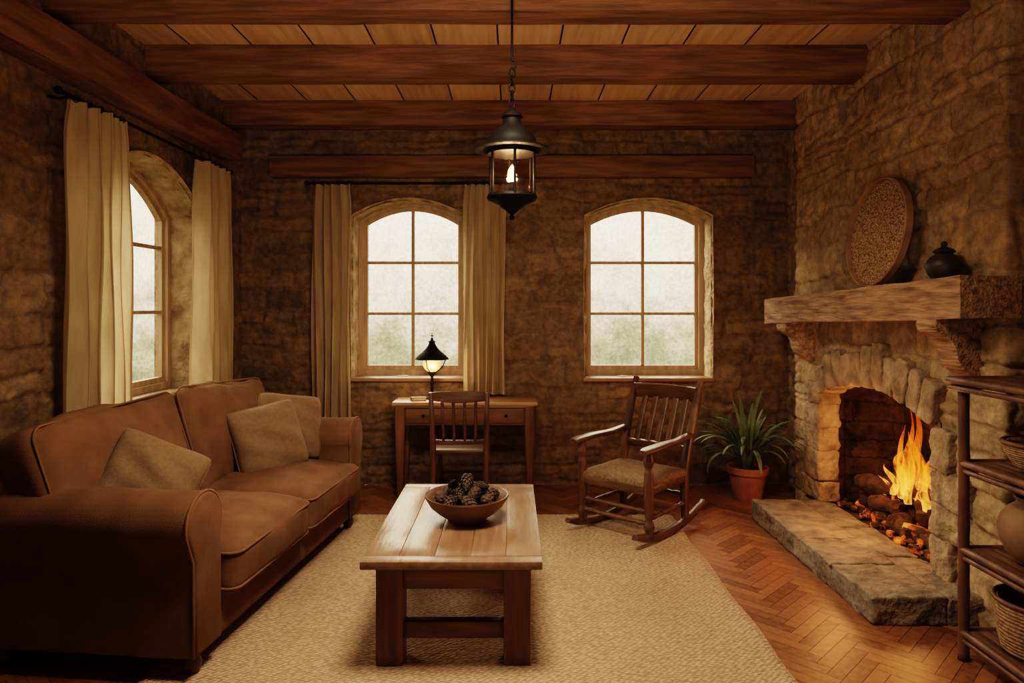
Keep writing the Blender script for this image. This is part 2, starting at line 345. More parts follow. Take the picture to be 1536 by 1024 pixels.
# ------------------------------------------------------------ stone heightfield
def vnoise(u,v,f,rs):
    G=rs.rand(96,96); x=u*f+40; y=v*f+40
    xi=np.floor(x).astype(int); yi=np.floor(y).astype(int); fx=x-xi; fy=y-yi
    fx=fx*fx*(3-2*fx); fy=fy*fy*(3-2*fy)
    g=lambda a,b:G[a%96,b%96]
    return (g(xi,yi)*(1-fx)+g(xi+1,yi)*fx)*(1-fy)+(g(xi,yi+1)*(1-fx)+g(xi+1,yi+1)*fx)*fy-.5
def stonefield(u,v,U,V,seed,ch=(.12,.25),sw=(.20,.52),amp=.85):
    rs=np.random.RandomState(seed)
    uu=u+.06*vnoise(u,v,3.5,rs)+.030*vnoise(u,v,12,rs)+.012*vnoise(u,v,34,rs)
    vv=v+.07*vnoise(u,v,2.0,rs)+.030*vnoise(u,v,8,rs)+.012*vnoise(u,v,30,rs)
    H=np.zeros_like(u); S=np.zeros_like(u); Mk=np.zeros_like(u)
    z=-.15
    while z<V+.2:
        h=rs.uniform(*ch); m=(vv>=z)&(vv<z+h)
        ed=[-.3-rs.uniform(0,.3)]
        while ed[-1]<U+.4: ed.append(ed[-1]+rs.uniform(*sw)*(.7+h*1.6))
        ed=np.array(ed); k=len(ed)
        if m.any():
            a=uu[m]; b=vv[m]; i=np.clip(np.searchsorted(ed,a)-1,0,k-2)
            split=(rs.rand(k)<.34); sf=rs.uniform(.35,.65,k); r1=rs.rand(k*2); r2=rs.rand(k*2); tl=rs.uniform(-1,1,(k*2,2))
            e0=ed[i]; e1=ed[i+1]; du=np.minimum(a-e0,e1-a)
            lo=np.full_like(a,z); hi=np.full_like(a,z+h); mid=z+h*sf[i]
            up=(b>mid)&split[i]; dn=(b<=mid)&split[i]
            lo[up]=mid[up]; hi[dn]=mid[dn]; sid=i+np.where(up,k,0)
            dv=np.minimum(b-lo,hi-b); r=.03
            d=np.minimum(du,dv); c=(du<r)&(dv<r)
            d[c]=r-np.sqrt((r-du[c])**2+(r-dv[c])**2)
            t=np.clip((d-.006)/.012,0,1); s=t*t*(3-2*t)
            cu=(a-(e0+e1)/2)/(e1-e0); cv=(b-(lo+hi)/2)/(hi-lo)
            H[m]=s*(.006+.012*r2[sid]+.016*(tl[sid,0]*cu+tl[sid,1]*cv))
            S[m]=r1[sid]; Mk[m]=np.clip((d-.006)/.010,0,1)
        z+=h
    H=H*amp+.012*vnoise(u,v,5,rs)+.009*vnoise(u,v,13,rs)+.010*vnoise(u,v,26,rs)+.007*vnoise(u,v,50,rs)
    return H+.004,S,Mk,rs
def topf(o,u): return o[3]+o[4]*(1-((u-o[0])/o[1])**2)
def stonewall(name,posf,U,V,openings,seed,mat,cell=.0115,v0=0,parent=None,**k):
    nu=int(U/cell)+1; nv=int((V-v0)/cell)+1
    uu,vv=np.meshgrid(np.linspace(0,U,nu),np.linspace(v0,V,nv)); u=uu.ravel().copy(); v=vv.ravel().copy()
    H,S,Mk,rs=stonefield(u,v,U,V,seed,**k)
    dead=np.zeros(len(u),bool)
    for o in openings:
        uc,w,z0,zs,rise=o
        dl=w-np.abs(u-uc); db=v-z0; dt=topf(o,u)-v
        ins=(dl>0)&(db>0)&(dt>0)
        dd=np.minimum(np.minimum(dl,db),dt)
        a=ins&(dd==dl); u[a]=uc+np.sign(u[a]-uc)*w
        a2=ins&(dd==db)&~a; v[a2]=z0
        a3=ins&(dd==dt)&~a&~a2; v[a3]=topf(o,u[a3])
        t=np.clip(np.maximum(np.maximum(-dl,-db),-dt)/.05,0,1); H=.02+(H-.02)*np.where(ins,0,t)
        dead|=ins
    P=posf(u,v,H)
    idx=np.arange(nu*nv).reshape(nv,nu)
    q=np.stack([idx[:-1,:-1],idx[:-1,1:],idx[1:,1:],idx[1:,:-1]],-1).reshape(-1,4)
    q=q[~dead[q].all(1)]
    me=bpy.data.meshes.new(name); me.vertices.add(len(P)); me.vertices.foreach_set('co',P.astype(np.float32).ravel())
    me.loops.add(q.size); me.loops.foreach_set('vertex_index',q.ravel().astype(np.int32))
    me.polygons.add(len(q)); me.polygons.foreach_set('loop_start',np.arange(0,q.size,4,dtype=np.int32))
    me.update(calc_edges=True)
    at=me.attributes.new('sd','FLOAT_COLOR','POINT')
    at.data.foreach_set('color',np.stack([S,Mk,S*0,S*0+1],-1).astype(np.float32).ravel())
    return addobj(name,me,mat,parent,sharp=0)

# ------------------------------------------------------------ room
XL,XR,YB,ZC=-2.11,2.16,5.33,2.90
Y0=-1.0
E=.12
W1=(-.805,.435,.83,2.09,.13); W2=(1.062,.489,.83,2.09,.13)
WL=(3.965,.635,.84,1.99,.27)
sh=lambda o,s:(o[0]-s,)+o[1:]
def pb(u,v,h): return np.stack([u+XL-E,YB-h+.015,v],-1)
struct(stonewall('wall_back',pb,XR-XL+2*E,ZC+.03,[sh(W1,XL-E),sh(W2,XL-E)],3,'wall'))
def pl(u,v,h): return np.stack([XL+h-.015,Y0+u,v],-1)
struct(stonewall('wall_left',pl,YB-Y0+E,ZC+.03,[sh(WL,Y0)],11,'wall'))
def pr(u,v,h): return np.stack([XR-h+.015,YB+E-u,v],-1)
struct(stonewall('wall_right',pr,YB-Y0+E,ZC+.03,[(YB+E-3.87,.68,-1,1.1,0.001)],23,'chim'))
struct(mk('wall_rear',gbox(XL-.1,XR+.1,Y0-.1,Y0,0,ZC,0),'reveal'))
def boards(name,rects,mat,z,bounds,gap):
    bm=bmesh.new(); ly=bm.verts.layers.float_color.new('sd'); 
    for P in rects:
        c=random.random(); vs=[]
        e0=(Vector(P[1])-Vector(P[0])).normalized()*gap; e1=(Vector(P[3])-Vector(P[0])).normalized()*gap
        for p,s in zip(P,((1,1),(-1,1),(-1,-1),(1,-1))):
            p=Vector(p)+e0*s[0]+e1*s[1]
            w=bm.verts.new((p.x,p.y,z)); w[ly]=(c,0,0,1); vs.append(w)
        bm.faces.new(vs)
    x0,x1,y0,y1=bounds
    for co,no in (((x0,0,0),(-1,0,0)),((x1,0,0),(1,0,0)),((0,y0,0),(0,-1,0)),((0,y1,0),(0,1,0))):
        bmesh.ops.bisect_plane(bm,geom=bm.verts[:]+bm.edges[:]+bm.faces[:],plane_co=co,plane_no=no,clear_outer=True)
    me=bpy.data.meshes.new(name); bm.to_mesh(me); bm.free(); return me
rc=[]; w=.058; n=5; c45=math.cos(pi/4)
def rot45(x,y): return ((x-y)*c45*w,(x+y)*c45*w)
for k in range(-110,170):
    for j in range(-18,19):
        ox,oy=k+n*j,k-n*j
        cx,cy=rot45(ox+2,oy+2)
        if not(-2.8<cx<2.8 and -1.7<cy<6): continue
        for (a,b,c,d) in ((0,0,n,1),(0,1,1,n+1)):
            rc.append([rot45(ox+a,oy+b),rot45(ox+c,oy+b),rot45(ox+c,oy+d),rot45(ox+a,oy+d)])
me=boards('floor',rc,'floor',0,(XL-.02,XR+.02,Y0,YB+.02),.0009)
fl=struct(addobj('floor',me,'floor',smooth=False))
o=mk('subfloor',gbox(XL-.3,XR+.6,Y0-.1,YB+.4,-.12,-.003,0),'slab'); o.parent=fl
rc=[]; x=XL-.1
while x<XR+.1:
    for (ya,yb) in ((Y0,1.0),(1.0,2.2),(2.2,3.14),(3.14,4.0),(4.0,5.07),(5.07,YB+.02)):
        rc.append([(x,ya),(x+.355,ya),(x+.355,yb),(x,yb)])
    x+=.355
me=boards('ceiling',rc,'ceil',ZC,(XL-.02,XR+.02,Y0,YB+.02),.005)
ce=struct(addobj('ceiling',me,'ceil',smooth=False))
o=mk('roof_deck',gbox(XL-.3,XR+.6,Y0-.1,YB+.4,ZC+.012,ZC+.1,0),'slab'); o.parent=ce
tn=1
for y in (1.2,2.13,3.06,3.93,4.99):
    struct(mk('trim_%d'%tn,gbox(XL-.01,XR+.01,y,y+.165,2.72,ZC+.005,.010,2,.0035,22),'beam')); tn+=1
struct(mk('trim_%d'%tn,gbox(-1.87,1.87,YB-.09,YB+.02,2.39,2.555,.010,2,.0035,18),'beam')); tn+=1
struct(mk('trim_%d'%tn,gbox(XL-.01,XL+.15,Y0,4.98,2.45,2.63,.010,2,.0035,22),'beamY')); tn+=1

# windows -------------------------------------------------
def outline(w,z0,zs,rise,n=24):
    P=[(-w,z0),(w,z0)]
    for i in range(n+1):
        x=w*math.cos(pi*i/n); P.append((x,zs+rise*(1-(x/w)**2)))
    return P
def ring(out,inn,y0,y1):
    n=len(out); V=[]
    for P,y in ((out,y0),(inn,y0),(inn,y1),(out,y1)):
        V+=[(x,y,z) for x,z in P]
    Fc=[]
    for s in range(4):
        t=(s+1)%4
        for i in range(n):
            j=(i+1)%n; Fc.append((s*n+i,s*n+j,t*n+j,t*n+i))
    return V,Fc
def fan(P,y):
    return [(x,y,z) for x,z in P],[tuple(range(len(P)))]
def window(num,w,z0,zs,rise,dep,loc,rz,cols=2):
    fr=mk('window_%d'%num,ring(outline(w+.03,z0-.03,zs+.01,rise+.02),outline(w-.040,z0+.05,zs-.015,rise-.008),dep-.01,dep+.07),'frame',sharp=30)
    fr.location=loc; fr.rotation_euler=(0,0,rz); struct(fr)
    a=w-.036
    mk('window_sash',ring(outline(a+.003,z0+.045,zs-.013,rise-.006),outline(a-.032,z0+.085,zs-.036,rise-.016),dep+.015,dep+.055),'frame',fr,sharp=30)
    g0=z0+.085; a2=a-.032; hh=(zs+rise-.052)-g0
    bars=[gbox(-.0125,.0125,dep+.015,dep+.05,g0-.01,zs+rise-.055,.004)]
    for t in (.335,.665): bars.append(gbox(-a2-.008,a2+.008,dep+.017,dep+.048,g0+hh*t-.0115,g0+hh*t+.0115,.004))
    mk('window_muntins',join(*bars),'frame',fr)
    mk('window_glass',fan(outline(a2+.01,g0-.01,zs-.03,rise-.016),dep+.035),'pane',fr,smooth=False)
    rs=random.Random(num); P=outline(w,z0,zs,rise,36)
    Q=[]
    for i in range(len(P)):
        A=P[i];B=P[(i+1)%len(P)]; L_=math.hypot(B[0]-A[0],B[1]-A[1]); m=max(1,int(L_/.035))
        for t in range(m): Q.append((A[0]+(B[0]-A[0])*t/m,A[1]+(B[1]-A[1])*t/m))
    V=[];Fc=[];ys=[-.026,-.014,.005,.03,.055,.08,.105,.13,.16,dep+.02,dep+.1]; nq=len(Q)
    for yi,y in enumerate(ys):
        for (x,z) in Q:
            cx,cz=0,(z0+zs)/2; d=Vector((x-cx,z-cz)).normalized()
            s=.018 if yi==0 else mn.noise(Vector((x*9+num,y*12,z*9)))*.022+rs.uniform(-.004,.004)
            if yi==1: s+=.006
            if y>=dep: s=0
            V.append((x+d.x*s,y,z+d.y*s))
    for yi in range(len(ys)-1):
        for i in range(nq):
            j=(i+1)%nq; Fc.append((yi*nq+i,yi*nq+j,(yi+1)*nq+j,(yi+1)*nq+i))
    mk('window_reveal',(V,Fc),'reveal',fr,sharp=0)
    mk('window_sill',gbox(-w-.02,w+.02,-.035,dep+.01,z0-.020,z0+.008,.006),'sill',fr)
    return fr
window(1,W1[1],*W1[2:],.20,(W1[0],YB,0),0)
window(2,W2[1],*W2[2:],.20,(W2[0],YB,0),0)
window(3,WL[1],*WL[2:],.20,(XL,WL[0],0),pi/2)

# ------------------------------------------------------------ fireplace
OY=3.87; OW=.60
fp=thing('fireplace','rough stone fireplace with arched firebox, timber mantel and raised hearth','fireplace',(2.06,OY,0))
BX,B0,B1=2.06,2.85,4.93
ox,oy=2.06,OY
TH=XR-BX+.03
def pc(u,v,h):
    U1=TH; U2=TH+(B1-B0)
    s1=np.clip((u-U1+.03)/.06,0,1); s2=np.clip((u-U2+.03)/.06,0,1)
    d=np.where(u<U1,B0,np.where(u<U2,B0+(u-U1),B1)); x=np.where(u<U1,BX+TH-u,np.where(u<U2,BX,BX+(u-U2)))
    a=(s1+s2)*(pi/2)
    nx=-np.sin(a); ny=-np.cos(a)
    return np.stack([x+nx*h-ox,d+ny*h-oy,v],-1)
FO=(TH+(OY-B0),OW,-1,.83,.12)
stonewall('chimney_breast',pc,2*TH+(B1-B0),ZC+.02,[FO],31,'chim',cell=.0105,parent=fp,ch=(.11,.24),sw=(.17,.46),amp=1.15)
P=[]
P0_=outline(OW+.02,-.05,.84,.12,30)
for i in range(len(P0_)):
    A=P0_[i];B=P0_[(i+1)%len(P0_)]; L_=math.hypot(B[0]-A[0],B[1]-A[1]); m=max(1,int(L_/.03))
    for t in range(m): P.append((A[0]+(B[0]-A[0])*t/m,A[1]+(B[1]-A[1])*t/m))
V=[];Fc=[]; XS=(-.02,.0,.03,.06,.09,.12)
for s,xx in enumerate(XS):
    for (y,z) in P: V.append((xx,y,z))
nq=len(P)
for s in range(len(XS)-1):
    for i in range(nq):
        j=(i+1)%nq; Fc.append((s*nq+i,s*nq+j,(s+1)*nq+j,(s+1)*nq+i))
mk('firebox_jamb',(V,Fc),'fbrick',fp,sharp=0)
bx=[(.11,-.68,.1),(.11,.68,.1),(.52,.52,.1),(.52,-.52,.1),(.11,-.68,1.1),(.11,.68,1.1),(.42,.52,1.1),(.42,-.52,1.1)]
mk('firebox',(bx,[(0,1,2,3),(4,7,6,5),(0,3,7,4),(1,5,6,2),(3,2,6,7)]),'fbrick',fp,smooth=False)
gs=[]; nv=11
for i in range(nv):
    t=(i+.5)/nv*2-1; y=t*(OW+.03); z=.815+.12*(1-min(1,(y/(OW+.01))**2)); ang=-t*.36
    hgt=.095+random.uniform(-.015,.03)+.02*(1-abs(t))
    g=rough(soft(.072,.054,hgt,.010,10,(0.003,0,0),.002,i),.010,16,i)
    gs.append(xf(g,T(.010,y,z+hgt)@R(ang+random.uniform(-.04,.04),'X')))
mk('arch_stones',join(*gs),'arch',fp,sharp=0)
for sgn in (-1,1):
    gs=[]; z=.115
    while z<.80:
        h=random.uniform(.10,.20); wd=random.uniform(.065,.13)
        gs.append(xf(rough(soft(.070,wd,h/2+.003,.010,10,(.003,.003,0),.003,int(z*100)),.014,13,z*9+sgn),T(.015,sgn*(OW-.005+wd),z+h/2)@R(random.uniform(-.05,.05),'X'))); z+=h+.001
    mk('jamb_stones',join(*gs),'arch',fp,sharp=0)
gs=[]; y=2.97-oy; i=0
for ln in (.40,.37,.42,.34):
    gs.append(xf(rough(soft(.163,ln/2-.002,.062,.010,16,(0,0,.001),.001,i),.009,18,i*3),T(-.325,y+ln/2,.062))); y+=ln; i+=1
y=2.97-oy
for ln in (.5,.48,.55):
    gs.append(xf(rough(soft(.09 ,ln/2-.002,.062,.010,14,(0,0,.001),.001,i+5),.008,18,i*3),T(-.072,y+ln/2,.06))); y+=ln; i+=1
mk('hearth_slab',join(*gs),'hearth',fp,sharp=0)
mk('firebox_floor',gbox(-.0,.5,-.66,.66,.06,.118,.01),'fbrick',fp)
bm=bmesh.new(); bmesh.ops.create_cube(bm,size=1)
for v in bm.verts: v.co=Vector(((v.co.x+.5)*.255-.225,(v.co.y+.5)*2.15+2.80-oy,(v.co.z+.5)*.175))
for ax,lo,ln,nn in ((1,2.80-oy,2.15,70),(0,-.225,.255,9),(2,0,.175,7)):
    no=[0,0,0]; no[ax]=1
    for i in range(1,nn):
        c=[0,0,0]; c[ax]=lo+ln*i/nn; bmesh.ops.bisect_plane(bm,geom=bm.verts[:]+bm.edges[:]+bm.faces[:],plane_co=c,plane_no=no)
for v in bm.verts:
    p=v.co.copy(); q=mn.noise_vector(Vector((p.x*16,p.y*3,p.z*22)))*.004+mn.noise_vector(Vector((p.x*40,p.y*6,p.z*70)))*.003
    v.co=p+q+Vector((.005*math.sin(p.y*5) if p.x<-.1 else 0,0,1.343-(p.y-(2.80-oy))*.034+.002*math.sin(p.y*3.3)))
bm.verts.index_update()
g=([tuple(v.co) for v in bm.verts],[tuple(v.index for v in f.verts) for f in bm.faces]); bm.free()
mk('mantel_shelf',g,'mantel',fp,sharp=40)
def corbel():
    P=[(.03,0),(-.205,0),(-.215,-.03),(-.205,-.065),(-.175,-.08),(-.14,-.10),(-.12,-.14),(-.11,-.19),(-.085,-.23),(-.05,-.26),(.03,-.28)]
    V=[];n=len(P)
    for y,s in ((-.07,.97),(-.062,1),(-.02,1),(.02,1),(.062,1),(.07,.97)):
        V+=[(x*s,y,z*s) for x,z in P]
    Fc=[tuple(range(n-1,-1,-1)),tuple(5*n+i for i in range(n))]
    for k in range(5):
        for i in range(n):
            j=(i+1)%n; Fc.append((k*n+i,k*n+j,(k+1)*n+j,(k+1)*n+i))
    return rough((V,Fc),.002,18,3)
mk('corbel',xf(corbel(),T(-.01,4.68-oy,1.29)),'mantel',fp,sharp=40)
mk('corbel',xf(corbel(),T(-.01,3.04-oy,1.345)),'mantel',fp,sharp=40)

# firewood
rl=random.Random(5); k=0
for lay,(cnt,z,xs) in enumerate(((8,.160,(2.14,2.38)),(7,.226,(2.18,2.38)),(6,.290,(2.20,2.37)),(4,.350,(2.24,2.34)))):
    for i in range(cnt):
        L_=rl.uniform(.18,.32)*(1-lay*.06); r=rl.uniform(.036,.054); ny=9
        pts=[(-L_/2+L_*q/(ny-1),rl.uniform(-.008,.008),rl.uniform(-.008,.008)) for q in range(ny)]
        g=rough(sweep(pts,[r*rl.uniform(.8,1.15)*(1 if 0<q<ny-1 else .8) for q in range(ny)],seg=10,sq=.7),.007,24,k)
        hot=(k%4==1)
        o=mk('firewood_log',g,'ember' if hot else 'log',sharp=45)
        span=.98-.13*lay; yy=3.43+.05*lay+span*(i+.5)/cnt
        o.location=(rl.uniform(*xs),yy+rl.uniform(-.02,.02),z+rl.uniform(0,.012))
        o.rotation_euler=(rl.uniform(-.3,.3),rl.uniform(-.25,.25),rl.uniform(.4,2.4)); k+=1
        tag(o,'charred split log glowing in the stone fireplace' if hot else 'blackened firewood log piled in the stone fireplace','firewood','logs burning in the fireplace')
g=[]
for i in range(190):
    s=rl.uniform(.008,.024)
    g.append(xf(soft(s,s*rl.uniform(.6,1.2),s*.7,s*.3,1),T(rl.uniform(2.07,2.44),rl.uniform(3.34,4.42),.125+rl.uniform(0,.03))@R(rl.uniform(0,3),'Z')@R(rl.uniform(-.5,.5),'X')))
o=mk('ember_bed',join(*g),'ember',sharp=20); o['kind']='stuff'; tag(o,'bed of glowing embers and ash under the burning logs','embers')
g=[]
for (y,x,z0,h,r,ph) in ((3.85,2.27,.31,.54,.046,0),(3.77,2.25,.31,.38,.048,1),(3.94,2.26,.31,.26,.044,2),(3.67,2.23,.29,.27,.042,3),(3.81,2.21,.29,.34,.046,4),(3.90,2.22,.30,.42,.038,5.2),(3.71,2.29,.31,.32,.04,2.6),(4.03,2.25,.28,.17,.034,1.2),(3.58,2.23,.27,.17,.034,4.4),(3.86,2.24,.36,.46,.030,3.6),(4.12,2.25,.25,.12,.028,.4)):
    pts=[];ra=[]
    for k in range(26):
        t=k/25; pts.append((x+.03*t*math.sin(ph+4*t),y+.055*t*math.sin(ph*2+6*t),z0+h*t)); ra.append(max(.001,r*(.45+1.5*t)*(1-t)**1.25*1.45*(1+.10*math.sin(9*t+ph))))
    g.append(sweep(pts,ra,[q*.55 for q in ra],seg=14,up=(1,0,0)))
o=mk('fire_flames',join(*g),'flame',sharp=0); o['kind']='stuff'; tag(o,'tall orange flames rising from the burning logs','fire')

# ------------------------------------------------------------ rug
gx,gy=80,100; V=[];Fc=[]
rx0,rx1,ry0,ry1=-1.38,1.06,1.3,4.55
for j in range(gy+1):
    for i in range(gx+1):
        x=rx0+(rx1-rx0)*i/gx; y=ry0+(ry1-ry0)*j/gy
        e=min(i,gx-i,j,gy-j); V.append((x+.006*math.sin(y*9)*(i in(0,gx)),y+.006*math.sin(x*8)*(j in(0,gy)),.003 if e==0 else .016+.0015*math.sin(x*5+y*3)))
for j in range(gy):
    for i in range(gx):
        a=j*(gx+1)+i; Fc.append((a,a+1,a+gx+2,a+gx+1))
o=mk('rug',(V,Fc),'rug',sharp=0); tag(o,'large cream beige woven wool rug on the parquet floor','rug')
RZ=.018

# ------------------------------------------------------------ sofa
sf=thing('sofa','brown fabric two-seat sofa with rolled arms and piped cushions','sofa',(-1.15,2.47,RZ),math.radians(-6.0))
SL,SD=1.88,.90
mk('sofa_base',join(xf(soft(SD/2-.02,SL/2-.02,.10,.03,10,wr=.001),T(-SD/2,SL/2,.17))),'sofa',sf,sharp=0)
mk('sofa_backrest',xf(soft(.09,SL/2-.02,.33,.06,12,wr=.002),T(-SD+.10,SL/2,.43)@R(-.08,'Y')),'sofa',sf,sharp=0)
def armgeo(sgn):
    P=[(.195,.09),(.195,.46)]
    cy,cz,r=.085,.565,.118
    for i in range(25):
        a=math.radians(-28+i*(238)/24); P.append((cy+r*math.cos(a),cz+r*math.sin(a)))
    P+= [(.012,.44),(.015,.30),(.015,.09)]
    my,mz=.1,.36; V=[];n=len(P)
    st=[(.0,.86),(-.004,.93),(-.015,.985),(-.035,1),(-.12,1),(-.2,1),(-.3,1),(-.4,1),(-.5,1),(-.6,1),(-.7,1),(-.8,1),(-.87,.98),(-.885,.93)]
    for x,s in st:
        for (y,z) in P:
            yy=my+(y-my)*s; zz=mz+(z-mz)*(1-(1-s)*.3)+ .004*math.sin(x*9)+(.003*mn.noise(Vector((x*6,y*6,z*6+sgn))))
            V.append((x,yy if sgn>0 else SL-yy,zz))
    Fc=[tuple(range(n)),tuple((len(st)-1)*n+i for i in range(n-1,-1,-1))]
    for k in range(len(st)-1):
        for i in range(n):
            j=(i+1)%n; Fc.append((k*n+i,(k+1)*n+i,(k+1)*n+j,k*n+j))
    loop=[(-.012,(my+(y-my)*1.0) if sgn>0 else SL-(my+(y-my)*1.0),mz+(z-mz)*1.0) for y,z in P]
    return (V,Fc),loop
for s in (1,-1):
    g,lp=armgeo(s); a=mk('sofa_arm',g,'sofa',sf,sharp=50)
    mk('arm_piping',sweep(lp,.006,seg=6,up=(1,0,0),closed=True),'pipe',a,sharp=0)
def cushion(name,cx,cy,cz,hx,hy,hz,rot,puff,seed,r=.05,wr=.004):
    Mx=T(cx,cy,cz)@rot
    c=mk(name,xf(soft(hx,hy,hz,r,18,puff,wr,seed),Mx),'sofa',sf,sharp=0)
    return c,Mx
hc=(SL-.40)/4
for cy,sd in ((.20+hc,1),(.20+3*hc,2)):
    c,Mx=cushion('seat_cushion',-.29,cy,.345,.345,hc-.003,.10,R(.03,'Y'),(.015,.0,.052),sd,.050,.004)
    for z in (.070,-.070):
        lp=[tuple(Mx@Vector((x,y,z))) for x,y in rrect(.345*.988+.004,hc*.988,.05)]
        mk('cushion_piping',sweep(lp,.006,seg=6,closed=True),'pipe',c,sharp=0)
hb=(SL-.04)/4
for cy,sd,tx in ((.02+hb,3,.03),(.02+3*hb,4,-.05)):
    rot=R(-.32,'Y')@R(tx,'X')
    c,Mx=cushion('back_cushion',-.665,cy,.645,.10,hb-.006,.28,rot,(.085,.0,.015),sd,.055,.010)
    lp=[tuple(Mx@Vector((.080,x,y+.010*math.sin(x*9+sd)*(y>0)))) for x,y in rrect(hb-.012,.275,.055)]
    mk('cushion_piping',sweep(lp,.005,seg=6,up=(1,0,0),closed=True),'pipe',c,sharp=0)
for fx,fy in ((-.06,.09),(-.06,SL-.09),(-SD+.07,.09),(-SD+.07,SL-.09)):
    mk('sofa_foot',lathe([(.02,0),(.03,.015),(.034,.04),(.026,.06),(.03,.09)],16,fx,fy),'darkZ',sf)

# throw pillows
def pillow_geo(w,h,t,seed):
    n=30; V=[];Fc=[]; rr=random.Random(seed); p=[rr.uniform(0,6) for _ in range(4)]
    for side in (1,-1):
        for j in range(n+1):
            for i in range(n+1):
                u=2*i/n-1; v=2*j/n-1
                u=math.sin(u*pi/2)*.75+u*.25; v=math.sin(v*pi/2)*.75+v*.25
                e=.065*(1-v*v); e2=.065*(1-u*u)
                cr=1-.09*(u*u*v*v)**2
                x=w/2*u*(1-e)*cr; y=h/2*v*(1-e2)*cr
                z=t/2*((1-u*u)*(1-v*v))**.36
                z+=(.009*math.sin(u*5+p[0]+v*3)+.006*math.sin(v*10+p[1]+u*5))*((1-u*u)*(1-v*v))**.5
                V.append((x,y,z*side))
    N=(n+1)*(n+1)
    for s in (0,1):
        for j in range(n):
            for i in range(n):
                a=s*N+j*(n+1)+i; q=(a,a+1,a+n+2,a+n+1); Fc.append(q if s==0 else q[::-1])
    return V,Fc
def pillow(loc,n,roll,w,h,t,seed,label):
    o=mk('throw_pillow',pillow_geo(w,h,t,seed),'pillow',sharp=0)
    bm=bmesh.new(); bm.from_mesh(o.data); bmesh.ops.remove_doubles(bm,verts=bm.verts,dist=1e-5); bm.to_mesh(o.data); bm.free()
    lp=[]
    for s in range(4):
        for k in range(16):
            q=2*k/16-1; u,v=[(q,-1),(1,q),(-q,1),(-1,-q)][s]
            cr=1-.09*(u*u*v*v)**2
            lp.append((w/2*u*(1-.065*(1-v*v))*cr,h/2*v*(1-.065*(1-u*u))*cr,0))
    mk('pillow_piping',sweep(lp,.005,seg=6,closed=True),'pillow',o,sharp=0)
    z=Vector(n).normalized(); up=Vector((0,0,1)); y=(up-up.dot(z)*z).normalized(); x=y.cross(z)
    mw=Matrix((x,y,z)).transposed().to_4x4()@R(roll,'Z'); o.matrix_world=Matrix.Translation(loc)@mw
    tag(o,label,'pillow','throw pillows on the brown sofa'); return o
pillow((-1.525,2.87,.650),(.50,-.74,.36),-.50,.40,.38,.22,1,'tan woven throw pillow tilted against the sofa arm')
pillow((-1.37,3.83,.645),(.62,-.70,.30),.16,.41,.41,.20,2,'beige square throw pillow leaning in the corner of the sofa')
pillow((-1.33,4.09,.675),(.62,-.60,.28),-.18,.41,.40,.16,3,'tan throw pillow tucked behind another against the sofa arm')

# ------------------------------------------------------------ coffee table
ct=thing('coffee_table','rustic rectangular wooden coffee table with thick square legs','coffee table',(-.225,3.07,RZ))
TZ=.45-RZ
gs=[]; x=-.337
for wd in (.135,.134,.136,.134,.135):
    gs.append(gbox(x+.0005,x+wd-.0005,-.49,.49,TZ-.030,TZ,.0022,2,.0005,8)); x+=wd
gs.append(gbox(-.337,.337,-.555,-.491,TZ-.030,TZ,.003)); gs.append(gbox(-.337,.337,.491,.555,TZ-.030,TZ,.003))
mk('table_top',join(*gs),'tabY',ct)
for lx in (-.245,.245):
    for ly in (-.41,.41): mk('leg',gbox(lx-.052,lx+.052,ly-.05,ly+.05,0,TZ-.030,.006,2,.001,6),'tabZ',ct)
mk('apron',join(gbox(-.195,.195,-.445,-.42,TZ-.145,TZ-.030,.003),gbox(-.195,.195,.42,.445,TZ-.145,TZ-.030,.003),
   gbox(-.285,-.26,-.36,.36,TZ-.145,TZ-.030,.003),gbox(.26,.285,-.36,.36,TZ-.145,TZ-.030,.003)),'tabX',ct)
mk('stretcher',gbox(-.195,.195,-.43,-.385,.09,.155,.004),'tabX',ct)
mk('stretcher',gbox(-.195,.195,.385,.43,.09,.155,.004),'tabX',ct)
BL=(-.20,3.02,.45)
bw=mk('bowl',lathe([(.0,.004),(.06,.0),(.085,.002),(.09,.012),(.125,.035),(.16,.065),(.180,.098),(.186,.108),(.184,.114),(.177,.112),(.168,.095),(.145,.062),(.11,.036),(.07,.022),(.0,.018)],56),'bowl',sharp=60)
bw.location=BL; tag(bw,'wide brown clay bowl holding pine cones on the coffee table','bowl')
def conegeo(seed):
    gs=[lathe([(0,-.036),(.014,-.03),(.020,-.006),(.014,.022),(0,.038)],10)]
    for i in range(54):
        t=i/53; z=-.036+.074*t; r=.025*math.sin(pi*min(1,.18+t*.80))**.7; a=i*2.39996
        L_=.026*(1-.45*abs(t-.4)); w=.012*(1-.35*t)
        v=[(0,-w*.4,0),(0,w*.4,0),(L_*.6,w,.006),(L_,0,.014),(L_*.6,-w,.006),(L_*.5,0,-.003)]
        f=[(0,1,2,3,4),(1,0,5),(2,1,5),(3,2,5),(4,3,5),(0,4,5)]
        gs.append(xf((v,f),R(a,'Z')@T(r*.6,0,z)@R(-.15-.8*t,'Y')))
    return join(*gs)
cm=[]
for i in range(3):
    o=mk('pine_cone',conegeo(i),'cone',sharp=20); cm.append(o)
rr=random.Random(3); k=0
pos=[(0,0,.055)]+[(.065*math.cos(a),.065*math.sin(a),.06) for a in np.arange(0,6.28,1.05)]+[(.112*math.cos(a),.112*math.sin(a),.10) for a in np.arange(.2,6.3,.78)]+[(.055*math.cos(a),.055*math.sin(a),.125) for a in np.arange(.4,6.6,1.26)]+[(0.0,.01,.165),(-.06,.02,.150),(.06,-.02,.150)]
